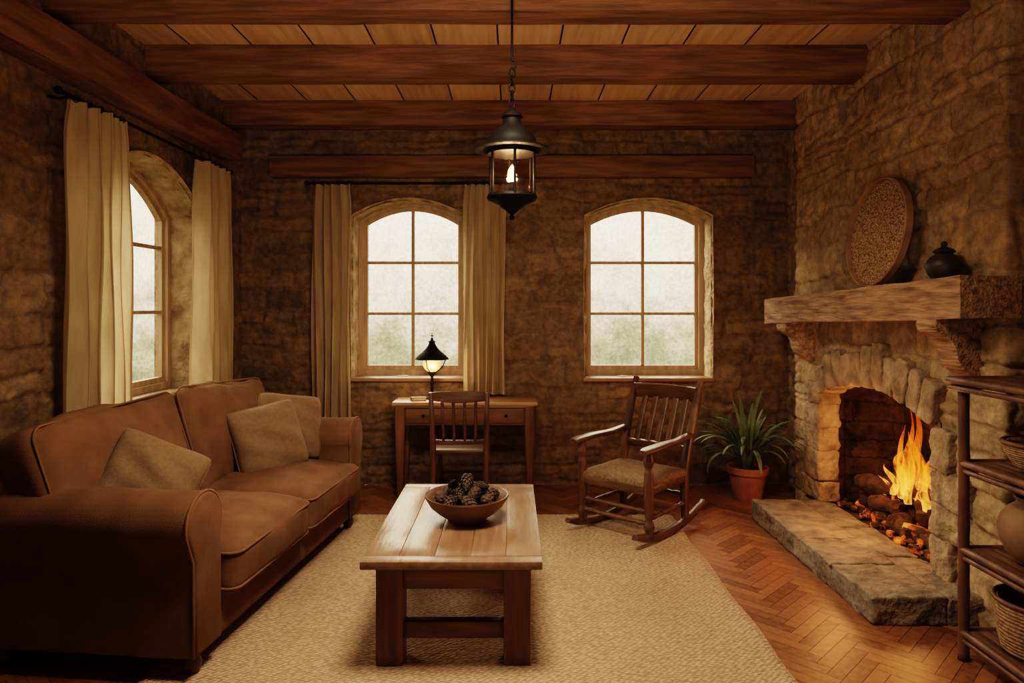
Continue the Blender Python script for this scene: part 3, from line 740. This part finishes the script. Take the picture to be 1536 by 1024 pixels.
for p in pos:
    o=cm[k] if k<3 else dupe(cm[k%3],name='pine_cone')
    s=rr.uniform(.78,1.05)
    o.location=(BL[0]+p[0],BL[1]+p[1],BL[2]+p[2]); o.scale=(s,s,s)
    o.rotation_euler=(rr.uniform(.9,2.1),rr.uniform(-.5,.5),rr.uniform(0,6.28)); k+=1
    tag(o,'dark brown dried pine cone in the clay bowl','pine cone','pine cones in the bowl')

# ------------------------------------------------------------ lantern
ln=thing('hanging_lantern','black iron hanging lantern with glass sides on a chain','lantern',(0,3.0,1.77))
mk('lantern_base',lathe([(0,0),(.008,.004),(.012,.014),(.006,.024),(.018,.034),(.032,.046),(.048,.056),(.056,.066),(.074,.074),(.09,.082),(.106,.088),(.112,.10),(.106,.112),(0,.112)],40),'iron',ln,sharp=50)
mk('lantern_glass',lathe([(.096,.108),(.100,.2),(.100,.28),(.094,.33)],40),'lglass',ln,sharp=0)
mk('lantern_cap',lathe([(.104,.308),(.150,.304),(.164,.306),(.163,.312),(.130,.319),(.113,.328),(.107,.352),(.090,.380),(.064,.402),(.044,.42),(.038,.444),(.048,.452),(.042,.465),(.022,.478),(.012,.495),(0,.498)],44),'iron',ln,sharp=50)
mk('cap_rim',lathe([(.092,.288),(.108,.288),(.110,.31),(.092,.31)],40),'iron',ln)
gs=[]
for i in range(6):
    a=i*pi/3+pi/6+.12; gs.append(sweep(line((.105*math.cos(a),.105*math.sin(a),.10),(.105*math.cos(a),.105*math.sin(a),.305),3),.0062,seg=8,up=(0,1,0)))
mk('lantern_cage',join(*gs),'iron',ln)
mk('candle',lathe([(.0,.112),(.026,.112),(.026,.12),(.018,.122),(.018,.165),(.012,.168),(0,.168)],20),'iron',ln)
mk('candle_flame',lathe([(0,.165),(.012,.178),(.020,.198),(.016,.22),(.006,.238),(0,.245)],16),'flamebulb',ln,sharp=0)
def link(z,rot):
    pts=[]
    for i in range(20):
        a=2*pi*i/20; pts.append((.013*math.cos(a),0,z+.022*math.sin(a)))
    return xf(sweep(pts,.004,seg=6,up=(0,1,0),closed=True),R(rot,'Z'))
gs=[link(.514+i*.033,(i%2)*pi/2+.3) for i in range(5)]
mk('chain',join(*gs),'iron',ln)
mk('hook',sweep([(.0,0,.662),(.015,0,.672),(.018,0,.69),(.006,0,.702),(0,0,.712)],.004,seg=8,up=(0,1,0)),'iron',ln)
mk('hanging_rod',sweep(line((0,0,.70),(0,0,1.125),6),.0055,seg=8,up=(0,1,0)),'iron',ln)
mk('ceiling_canopy',lathe([(.01,1.09),(.03,1.1),(.045,1.128),(0,1.13)],24),'iron',ln)

# ------------------------------------------------------------ desk
dk=thing('writing_desk','small dark wooden writing desk against the stone wall','desk',(-.343,5.10,0))
hw=.527; hd=.165; dz=.70
mk('desk_top',join(gbox(-hw,hw,-hd,hd,dz-.026,dz,.005),gbox(-hw+.02,hw-.02,-hd+.015,hd-.01,dz-.040,dz-.026,.003)),'desktop',dk)
mk('apron',join(gbox(-hw+.07,hw-.07,-hd+.03,-hd+.05,dz-.17,dz-.036,.002),gbox(-hw+.07,hw-.07,hd-.04,hd-.02,dz-.17,dz-.036,.002),
  gbox(-hw+.04,-hw+.06,-hd+.04,hd-.03,dz-.17,dz-.036,.002),gbox(hw-.06,hw-.04,-hd+.04,hd-.03,dz-.17,dz-.036,.002)),'tabX',dk)
for lx in (-hw+.055,hw-.055):
    for ly in (-hd+.045,hd-.035):
        mk('leg',sweep([(lx,ly,0),(lx,ly,.3),(lx,ly,.53),(lx,ly,dz-.036)],[.022,.031,.038,.038],seg=8,sq=.35,up=(0,1,0)),'tabZ',dk)
for sx in (-1,1):
    d=mk('drawer',gbox(sx*.30-.13,sx*.30+.13,-hd+.020,-hd+.034,dz-.155,dz-.05,.004),'tabX',dk)
    mk('knob',xf(lathe([(.006,0),(.006,.008),(.012,.014),(.009,.02),(0,.021)],12),T(sx*.30,-hd+.022,dz-.10)@R(pi/2,'X')),'iron',d)
dl=thing('desk_lamp','small lamp with dark conical metal shade and glowing glass','lamp',(-.60,5.12,dz))
mk('lamp_base',lathe([(0,0),(.05,0),(.052,.008),(.04,.016),(.018,.026),(.010,.05),(.009,.10),(.014,.115),(.009,.13),(.010,.165),(.022,.185),(.034,.195),(.036,.205),(0,.207)],28),'iron',dl)
mk('lamp_glass',lathe([(.03,.205),(.055,.225),(.068,.25),(.068,.275),(.06,.30),(.05,.315),(0,.316)],28),'lampglow',dl,sharp=0)
mk('lamp_shade',lathe([(.124,.296),(.127,.30),(.105,.325),(.073,.352),(.045,.38),(.028,.405),(.022,.42),(.03,.43),(.012,.44),(.008,.455),(0,.46)],36),'iron',dl,sharp=50)
mk('finial',join(gbox(-.003,.003,-.003,.003,.455,.495,.001),gbox(-.014,.014,-.003,.003,.47,.477,.001)),'iron',dl)
for a in (0.2,2.3,4.4):
    mk('shade_support',sweep([(.034*math.cos(a),.034*math.sin(a),.2),(.078*math.cos(a),.078*math.sin(a),.235),(.105*math.cos(a),.105*math.sin(a),.30)],.0045,seg=6,up=(0,1,0)),'iron',dl)
nb=thing('notebook','small closed dark leather notebook lying on the desk','book',(-.69,5.04,dz),.2)
mk('cover',join(gbox(-.055,.055,-.04,.04,0,.004,.001),gbox(-.055,.055,-.04,.04,.020,.024,.001),gbox(-.057,-.053,-.04,.04,0,.024,.001)),'book',nb)
mk('pages',gbox(-.052,.052,-.037,.037,.004,.020,.001),'wax',nb)

# ------------------------------------------------------------ desk chair
ch=thing('desk_chair','dark wooden spindle-back chair pulled up to the desk','chair',(-.345,4.66,0))
mk('seat',xf(soft(.19,.18,.017,.014,8,(0,0,0)),T(0,.03,.43)),'darkX',ch,sharp=0)
for sx in (-1,1):
    pts=[(sx*.175,-.175,0),(sx*.175,-.165,.25),(sx*.175,-.155,.43),(sx*.178,-.175,.62),(sx*.185,-.215,.83)]
    mk('back_post',sweep(pts,[.016,.020,.021,.019,.015],seg=10,up=(0,1,0.01)),'darkZ',ch,sharp=0)
    mk('leg',turned((sx*.165,.19,0),(sx*.165,.18,.415),.017),'darkZ',ch,sharp=0)
rail=lambda z,zt,yb,hh:sweep([(x,yb-.02*(1-(x/.18)**2),z) for x in np.linspace(-.18,.18,11)],.009,[hh+zt*(1-(x/.18)**2) for x in np.linspace(-.18,.18,11)],seg=10,sq=.5)
mk('top_rail',rail(.805,.012,-.205,.028),'darkX',ch,sharp=40)
mk('lower_rail',rail(.50,.0,-.155,.016),'darkX',ch,sharp=40)
for x in (-.105,-.035,.035,.105):
    mk('spindle',turned((x,-.175,.51),(x*1.05,-.222,.79),.0095),'darkZ',ch,sharp=0)
for a,b in (((-.17,-.17,.2),(.17,-.17,.2)),((-.165,.185,.22),(.165,.185,.22)),((-.17,-.17,.15),(-.165,.185,.15)),((.17,-.17,.15),(.165,.185,.15))):
    mk('stretcher',turned(a,b,.010),'darkX',ch,sharp=0)

# ------------------------------------------------------------ rocking chair
rk=thing('rocking_chair','dark wooden slat-back rocking chair with padded cloth seat','rocking chair',(.76,4.25,RZ),math.radians(-42))
def rz_(y): return .022+.42*(y-.0)**2
for sx in (-1,1):
    ys=np.linspace(-.37,.46,24)
    mk('rocker',sweep([(sx*.235,y,rz_(y)) for y in ys],.019,[.022 if 1<i<22 else .015 for i in range(24)],seg=8,sq=.4),'darkY',rk,sharp=50)
    mk('front_post',turned((sx*.235,-.215,.045),(sx*.235,-.225,.54),.026),'darkZ',rk,sharp=0)
    pts=[(sx*.225,.235,.045),(sx*.225,.225,.2),(sx*.225,.225,.34),(sx*.23,.27,.52),(sx*.237,.34,.71),(sx*.24,.42,.89)]
    mk('back_post',sweep(pts,[.022,.025,.027,.026,.024,.018],[.022,.025,.027,.026,.024,.018],seg=10,sq=.6,up=(0,1,.01)),'darkZ',rk,sharp=40)
    ap=[(sx*.245,-.30,.543),(sx*.25,-.26,.551),(sx*.25,-.1,.556),(sx*.243,.1,.552),(sx*.235,.29,.568)]
    mk('armrest',sweep(ap,[.028,.042,.038,.030,.024],.016,seg=12,sq=.7),'darkY',rk,sharp=50)
def brail(z,y,hh,crown=0,d=.013):
    xs=np.linspace(-.232,.232,13)
    return sweep([(x,y+.025*(1-(x/.23)**2),z+crown*(1-(x/.23)**2)) for x in xs],d,[hh+crown*(1-(x/.23)**2) for x in xs],seg=10,sq=.45,up=(0,-.28,1))
mk('top_rail',brail(.805,.385,.052,.003),'darkX',rk,sharp=50)
mk('lower_rail',brail(.47,.255,.026),'darkX',rk,sharp=50)
for x in (-.15,-.075,0,.075,.15):
    c=.025*(1-(x/.23)**2)
    mk('back_slat',sweep([(x,.255+c,.48),(x,.318+c,.63),(x,.375+c,.77)],.019,.007,seg=8,sq=.5,up=(0,1,.01)),'darkZ',rk,sharp=50)
mk('seat_pad',xf(soft(.245,.235,.024,.020,12,(0,0,.008),.002,4),T(0,-.005,.342)),'seat',rk,sharp=0)
mk('seat_frame',join(gbox(-.225,.225,-.24,-.20,.285,.330,.006),gbox(-.225,.225,.205,.24,.285,.330,.006),gbox(-.245,-.21,-.22,.22,.285,.330,.006),gbox(.21,.245,-.22,.22,.285,.330,.006)),'darkX',rk)
for a,b in (((-.235,-.217,.19),(.235,-.217,.19)),((-.225,.23,.20),(.225,.23,.20)),((-.235,-.21,.15),(-.225,.23,.15)),((.235,-.21,.15),(.225,.23,.15)),((-.235,-.218,.12),(.235,-.218,.12))):
    mk('stretcher',turned(a,b,.013),'darkX',rk,sharp=0)

# ------------------------------------------------------------ plant
pp=thing('potted_plant','green strap-leaved plant in a terracotta pot beside the hearth','plant',(1.70,4.93,0))
mk('pot',lathe([(0,0),(.095,0),(.10,.01),(.128,.19),(.128,.195),(.146,.197),(.148,.24),(.142,.245),(.13,.24),(.125,.20),(0,.2)],40),'terra',pp,sharp=50)
mk('soil',lathe([(0,.225),(.06,.226),(.126,.218),(.126,.2)],24),'soil',pp)
rr=random.Random(12); gs=[]
for i in range(60):
    a=i*2.39996+rr.uniform(-.3,.3); el=rr.uniform(.60,1.54); L_=rr.uniform(.44,.70)*(.78 if math.cos(a)>.4 else 1); w=rr.uniform(.011,.018)
    if math.cos(a)<-.3: L_*=.9
    p=Vector((.03*math.cos(a),.03*math.sin(a),.22)); dirr=pi/2-(pi/2-el)*.5; n=14; V=[];Fc=[]
    side=Vector((-math.sin(a),math.cos(a),0)); e=dirr
    for k in range(n):
        t=k/(n-1); ww=w*(.55+1.4*t)*(1-t)**.55*1.2 if t<1 else .0005
        d=Vector((math.cos(a)*math.cos(e),math.sin(a)*math.cos(e),math.sin(e)))
        nrm=d.cross(side)
        V+= [tuple(p-side*ww-nrm*ww*.25),tuple(p+nrm*ww*.2),tuple(p+side*ww-nrm*ww*.25)]
        p=p+d*(L_/(n-1)); e-= (pi/2-el)*.14*(1+1.5*t)+.06*t
    for k in range(n-1):
        b=k*3; Fc+=[(b,b+1,b+4,b+3),(b+1,b+2,b+5,b+4)]
    V=[(min(x,.38 if y>-.02 else .32),max(min(y,.32),-.45),max(z,.06)) for x,y,z in V]
    gs.append((V,Fc))
mk('leaves',join(*gs),'leaf',pp,sharp=0)

# ------------------------------------------------------------ mantel objects
tr=thing('woven_tray','round woven wicker tray with wooden rim leaning on the mantel','tray',(1.915,3.64,1.487))
Rr=.295
Mt=R(.13,'Y')@T(0,0,Rr+.004)@R(-pi/2,'Y')
pf=[(0,.0)]; r=0
while r<Rr-.018:
    r+=.0035; pf.append((r,.0035*abs(math.sin(r*pi/.012))))
mk('tray_weave',xf(lathe(pf+[(Rr-.012,-.006),(0,-.007)],72),Mt),'tray',tr,sharp=0)
mk('tray_rim',xf(lathe([(Rr-.018,-.008),(Rr,-.010),(Rr,.024),(Rr-.005,.028),(Rr-.011,.026),(Rr-.016,.008),(Rr-.018,-.008)],72),Mt),'rim',tr,sharp=50)
va=thing('lidded_jar','small dark ceramic jar with round lid on the mantel','jar',(1.95,3.08,1.507))
mk('jar_body',lathe([(0,0),(.045,0),(.05,.008),(.066,.03),(.076,.06),(.073,.085),(.055,.108),(.036,.12),(.034,.128),(0,.128)],36),'vase',va,sharp=50)
mk('jar_lid',lathe([(.042,.126),(.046,.132),(.036,.142),(.018,.15),(.010,.156),(.015,.166),(.010,.176),(0,.179)],28),'vase',va,sharp=50)

# ------------------------------------------------------------ shelf unit
su=thing('shelf_unit','dark rattan pole shelf unit with four open shelves','shelf',(1.93,2.33,0))
for x in (-.15,.15):
    for y in (-.36,.36):
        pts=line((x,y,0),(x,y,1.10),34); mk('post',sweep(pts,[.020*(1.12 if i%8==0 else 1) for i in range(34)],seg=12,up=(0,1,0)),'rattan',su,sharp=0)
for z in (.11,.435,.775,1.10):
    e=.03 if z>1 else 0
    x0,x1,y0,y1=-.155-e,.155+e,-.365-e,.365+e
    s=mk('shelf',join(*[gbox(x0+.01+i*(x1-x0-.02)/6+.001,x0+.01+(i+1)*(x1-x0-.02)/6-.001,y0,y1,z-.006,z+.008,.003) for i in range(6)]),'darkY',su)
    fr=[sweep(line(a,b,8),.015,seg=10) for a,b in (((x0,y0,z),(x0,y1,z)),((x1,y0,z),(x1,y1,z)),((x0,y0,z),(x1,y0,z)),((x0,y1,z),(x1,y1,z)))]
    fr+= [sweep(line(a,b,8),.011,seg=10) for a,b in (((x0,y0,z-.03),(x0,y1,z-.03)),((x0,y1,z-.03),(x1,y1,z-.03)))]
    mk('shelf_edge',join(*fr),'rattan',s,sharp=0)
def basket(prof,loc,label,name='basket',cat='basket'):
    P=[]; 
    def interp(t):
        t*= (len(prof)-1); i=min(int(t),len(prof)-2); f=t-i
        return prof[i][0]*(1-f)+prof[i+1][0]*f, prof[i][1]*(1-f)+prof[i+1][1]*f
    N=140
    for i in range(N+1):
        r,z=interp(i/N); P.append((r+.0035*abs(math.sin(i*pi/10)),z))
    P+= [(P[-1][0]-.006,P[-1][1]+.004),(P[-1][0]-.014,P[-1][1]-.004)]
    for i in range(30,-1,-3):
        r,z=interp(i/30); P.append((max(r-.014,0.001),max(z,.012)))
    o=thing(name,label,cat,loc)
    mk('basket_wall',lathe([(0,0)]+P,48),'basket',o,sharp=0)
    r,z=prof[-1]
    mk('basket_rim',sweep([(r*math.cos(a),r*math.sin(a),z) for a in np.arange(0,2*pi,pi/30)],.009,seg=8,closed=True),'rattan',o,sharp=0)
basket([(.07,0),(.105,.03),(.13,.07),(.138,.11)],(1.935,2.46,.785),'shallow woven basket bowl on a rattan shelf')
basket([(.115,0),(.13,.06),(.138,.13),(.142,.19)],(1.935,2.50,.122),'deep cylindrical woven basket on the lowest rattan shelf')
cj=mk('clay_jar',lathe([(0,.002),(.07,0),(.078,.004),(.108,.04),(.128,.085),(.134,.125),(.124,.168),(.100,.20),(.078,.216),(.074,.228),(.082,.238),(.078,.243),(.066,.238),(.066,.21),(0,.19)],48),'clay',sharp=50)
cj.location=(1.93,2.49,.4495); tag(cj,'round brown clay jar on a rattan shelf','jar')

# ------------------------------------------------------------ curtains
def rod(name,a,b,label,sidev):
    o=thing(name,label,'curtain rod',a); A=Vector((0,0,0)); B=Vector(b)-Vector(a); d=B.normalized()
    mk('rod',sweep(line(A,B,4),.009,seg=10),'iron',o,sharp=0)
    for P,s in ((A,-1),(B,1)):
        q=P+d*s*.012
        mk('finial',xf(soft(.018,.018,.018,.016,3),T(*q)),'iron',o,sharp=0)
    for t in (.04,.96):
        P=A.lerp(B,t); mk('bracket',sweep([P,P+Vector(sidev)*.5+Vector((0,0,-.012)),P+Vector(sidev)],.006,seg=8),'iron',o,sharp=0)
    return o
rod('curtain_rod',(-1.56,5.23,2.335),(-.02,5.23,2.335),'black iron curtain rod above the back wall window',(0,.10,0))
rod('curtain_rod',(-2.0,3.02,2.345),(-2.0,4.84,2.345),'black iron curtain rod above the side wall window',(-.10,0,0))
def curtain(x0,x1,z0,z1,folds,amp,seed,M4,label):
    n=folds*18; m=40; V=[];Fc=[]; rr=random.Random(seed); ph=[rr.uniform(0,6) for _ in range(5)]
    for j in range(m+1):
        t=j/m; z=z1+(z0-z1)*t
        for i in range(n+1):
            s=i/n; w=s+.022*math.sin(s*11+ph[0]+t*1.2)
            a=amp*(.75+.35*t)*(1+.25*math.sin(s*9+ph[1]))
            sp=(s-.5)*(1+.07*t*math.sin(ph[2]))*(1-.10*math.exp(-((t-.0)/.06)**2))+.5
            th=2*pi*folds*w+.5*math.sin(t*2.4+ph[4])
            x=x0+(x1-x0)*sp+.006*math.sin(t*5+ph[3]+s*7)+.010*math.sin(2*th)
            y=a*math.sin(th)+.006*math.sin(t*9+s*20)
            V.append((x,y,z))
    for j in range(m):
        for i in range(n):
            a=j*(n+1)+i; Fc.append((a,a+1,a+n+2,a+n+1))
    o=mk('curtain',xf((V,Fc),M4),'curtain',sharp=0); tag(o,label,'curtain','linen curtains on iron rods')
    rings=None
    for k in range(folds):
        c=M4@Vector((x0+(x1-x0)*(k+.5)/folds,0,z1+.008))
        if rings is None:
            pts=[(0,.017*math.cos(q),.017*math.sin(q)) for q in np.arange(0,2*pi,pi/9)]
            g=xf(sweep(pts,.0025,seg=6,up=(1,0,0),closed=True),M4.to_3x3().to_4x4())
            rings=mk('curtain_ring',g,'iron',o,sharp=0); r_=rings
        else: r_=dupe(rings,o,'curtain_ring')
        r_.location=c
    return o
MB=T(0,5.23,0); MLf=T(-2.0,0,0)@R(pi/2,'Z')
curtain(-1.545,-1.22,.50,2.328,5,.043,1,MB,'beige linen curtain hanging beside the desk window')
curtain(-.37,-.05,.72,2.328,5,.043,2,MB,'beige linen curtain hanging behind the writing desk')
curtain(3.09,3.54,.83,2.338,5,.048,3,MLf,'beige linen curtain at the deep side window')
curtain(4.36,4.80,.62,2.338,5,.046,4,MLf,'beige linen curtain near the room corner behind the sofa')

# ------------------------------------------------------------ world & lights
wd=bpy.data.worlds.new('sky'); SC.world=wd; wd.use_nodes=True; nt=wd.node_tree; N=nt.nodes.new; L=nt.links.new
bg=nt.nodes['Background']; tc=N('ShaderNodeTexCoord'); sp=N('ShaderNodeSeparateXYZ'); L(tc.outputs['Generated'],sp.inputs[0])
n=N('ShaderNodeTexNoise'); n.inputs['Scale'].default_value=16; n.inputs['Detail'].default_value=9; n.inputs['Roughness'].default_value=.7; L(tc.outputs['Generated'],n.inputs[0])
ma=N('ShaderNodeMath'); ma.operation='MULTIPLY_ADD'; ma.inputs[1].default_value=-.42; ma.inputs[2].default_value=.21; L(n.outputs['Fac'],ma.inputs[0])
ad=N('ShaderNodeMath'); ad.operation='ADD'; L(sp.outputs[2],ad.inputs[0]); L(ma.outputs[0],ad.inputs[1])
mr=N('ShaderNodeMapRange'); mr.inputs[1].default_value=-.16; mr.inputs[2].default_value=.15; L(ad.outputs[0],mr.inputs[0])
r=ramp(nt,[(0,(.13,.125,.06)),(.3,(.35,.32,.20)),(.5,(.62,.55,.40)),(.75,(.92,.80,.62)),(1,(1.05,.92,.74))]); L(mr.outputs[0],r.inputs[0])
L(r.outputs[0],bg.inputs[0]); bg.inputs[1].default_value=2.6
def light(kind,name,loc,energy,color,size=.1,rot=None,sy=None,target=None,spread=None):
    d=bpy.data.lights.new(name,kind); d.energy=energy; d.color=color
    if kind=='AREA':
        d.size=size
        if sy: d.shape='RECTANGLE'; d.size_y=sy
        if spread: d.spread=spread
    elif kind=='SUN': d.angle=size
    else: d.shadow_soft_size=size
    o=bpy.data.objects.new(name,d); COL.objects.link(o); o.location=loc
    if target: o.rotation_euler=(Vector(target)-Vector(loc)).to_track_quat('-Z','Y').to_euler()
    return o
def portal(loc,target,sx,sy):
    o=light('AREA','window_portal',loc,1,(1,1,1),sx,sy=sy,target=target); o.data.cycles.is_portal=True
portal((W1[0],YB+.32,1.52),(W1[0],0,1.52),.95,1.5)
portal((W2[0],YB+.32,1.52),(W2[0],0,1.52),1.05,1.5)
portal((XL-.38,WL[0],1.55),(0,WL[0],1.55),1.35,1.6)
light('SUN','hazy_daylight',(0,9,5),6.5,(1,.88,.70),math.radians(50),target=(0,2.9,1.0))
light('SUN','hazy_side_daylight',(-7,6,5),9,(1,.88,.70),math.radians(50),target=(0,3.2,.6))
light('POINT','lantern_light',(0,3.0,1.975),32,(1,.68,.41),.03)
light('POINT','fire_light',(2.30,3.82,.66),14,(1,.42,.14),.16)
light('POINT','hearth_glow',(1.80,3.80,.50),7,(1,.42,.15),.12)
light('POINT','desk_lamp_light',(-.60,5.0,.93),3.5,(1,.62,.32),.03)
light('AREA','overhead_fill',(-.05,2.2,2.66),42,(1,.77,.54),.6,target=(-.15,3.0,0),spread=2.4)  # added fill from above for rug and seating; no fixture hangs here
light('AREA','rear_fill_uplight',(0,.3,1.1),20,(1,.72,.46),1.2,target=(0,3.2,2.9),spread=1.6)  # added unseen uplight to brighten ceiling and beams, not a lamp of the room

cam=bpy.data.cameras.new('camera'); co=bpy.data.objects.new('camera',cam); COL.objects.link(co)
co.location=(0,0,1.39); co.rotation_euler=(pi/2,0,0); cam.lens=24; cam.sensor_width=36; cam.shift_y=-52/1536; cam.clip_start=.05
SC.camera=co
SC.view_settings.view_transform='Filmic'
SC.view_settings.look='High Contrast'
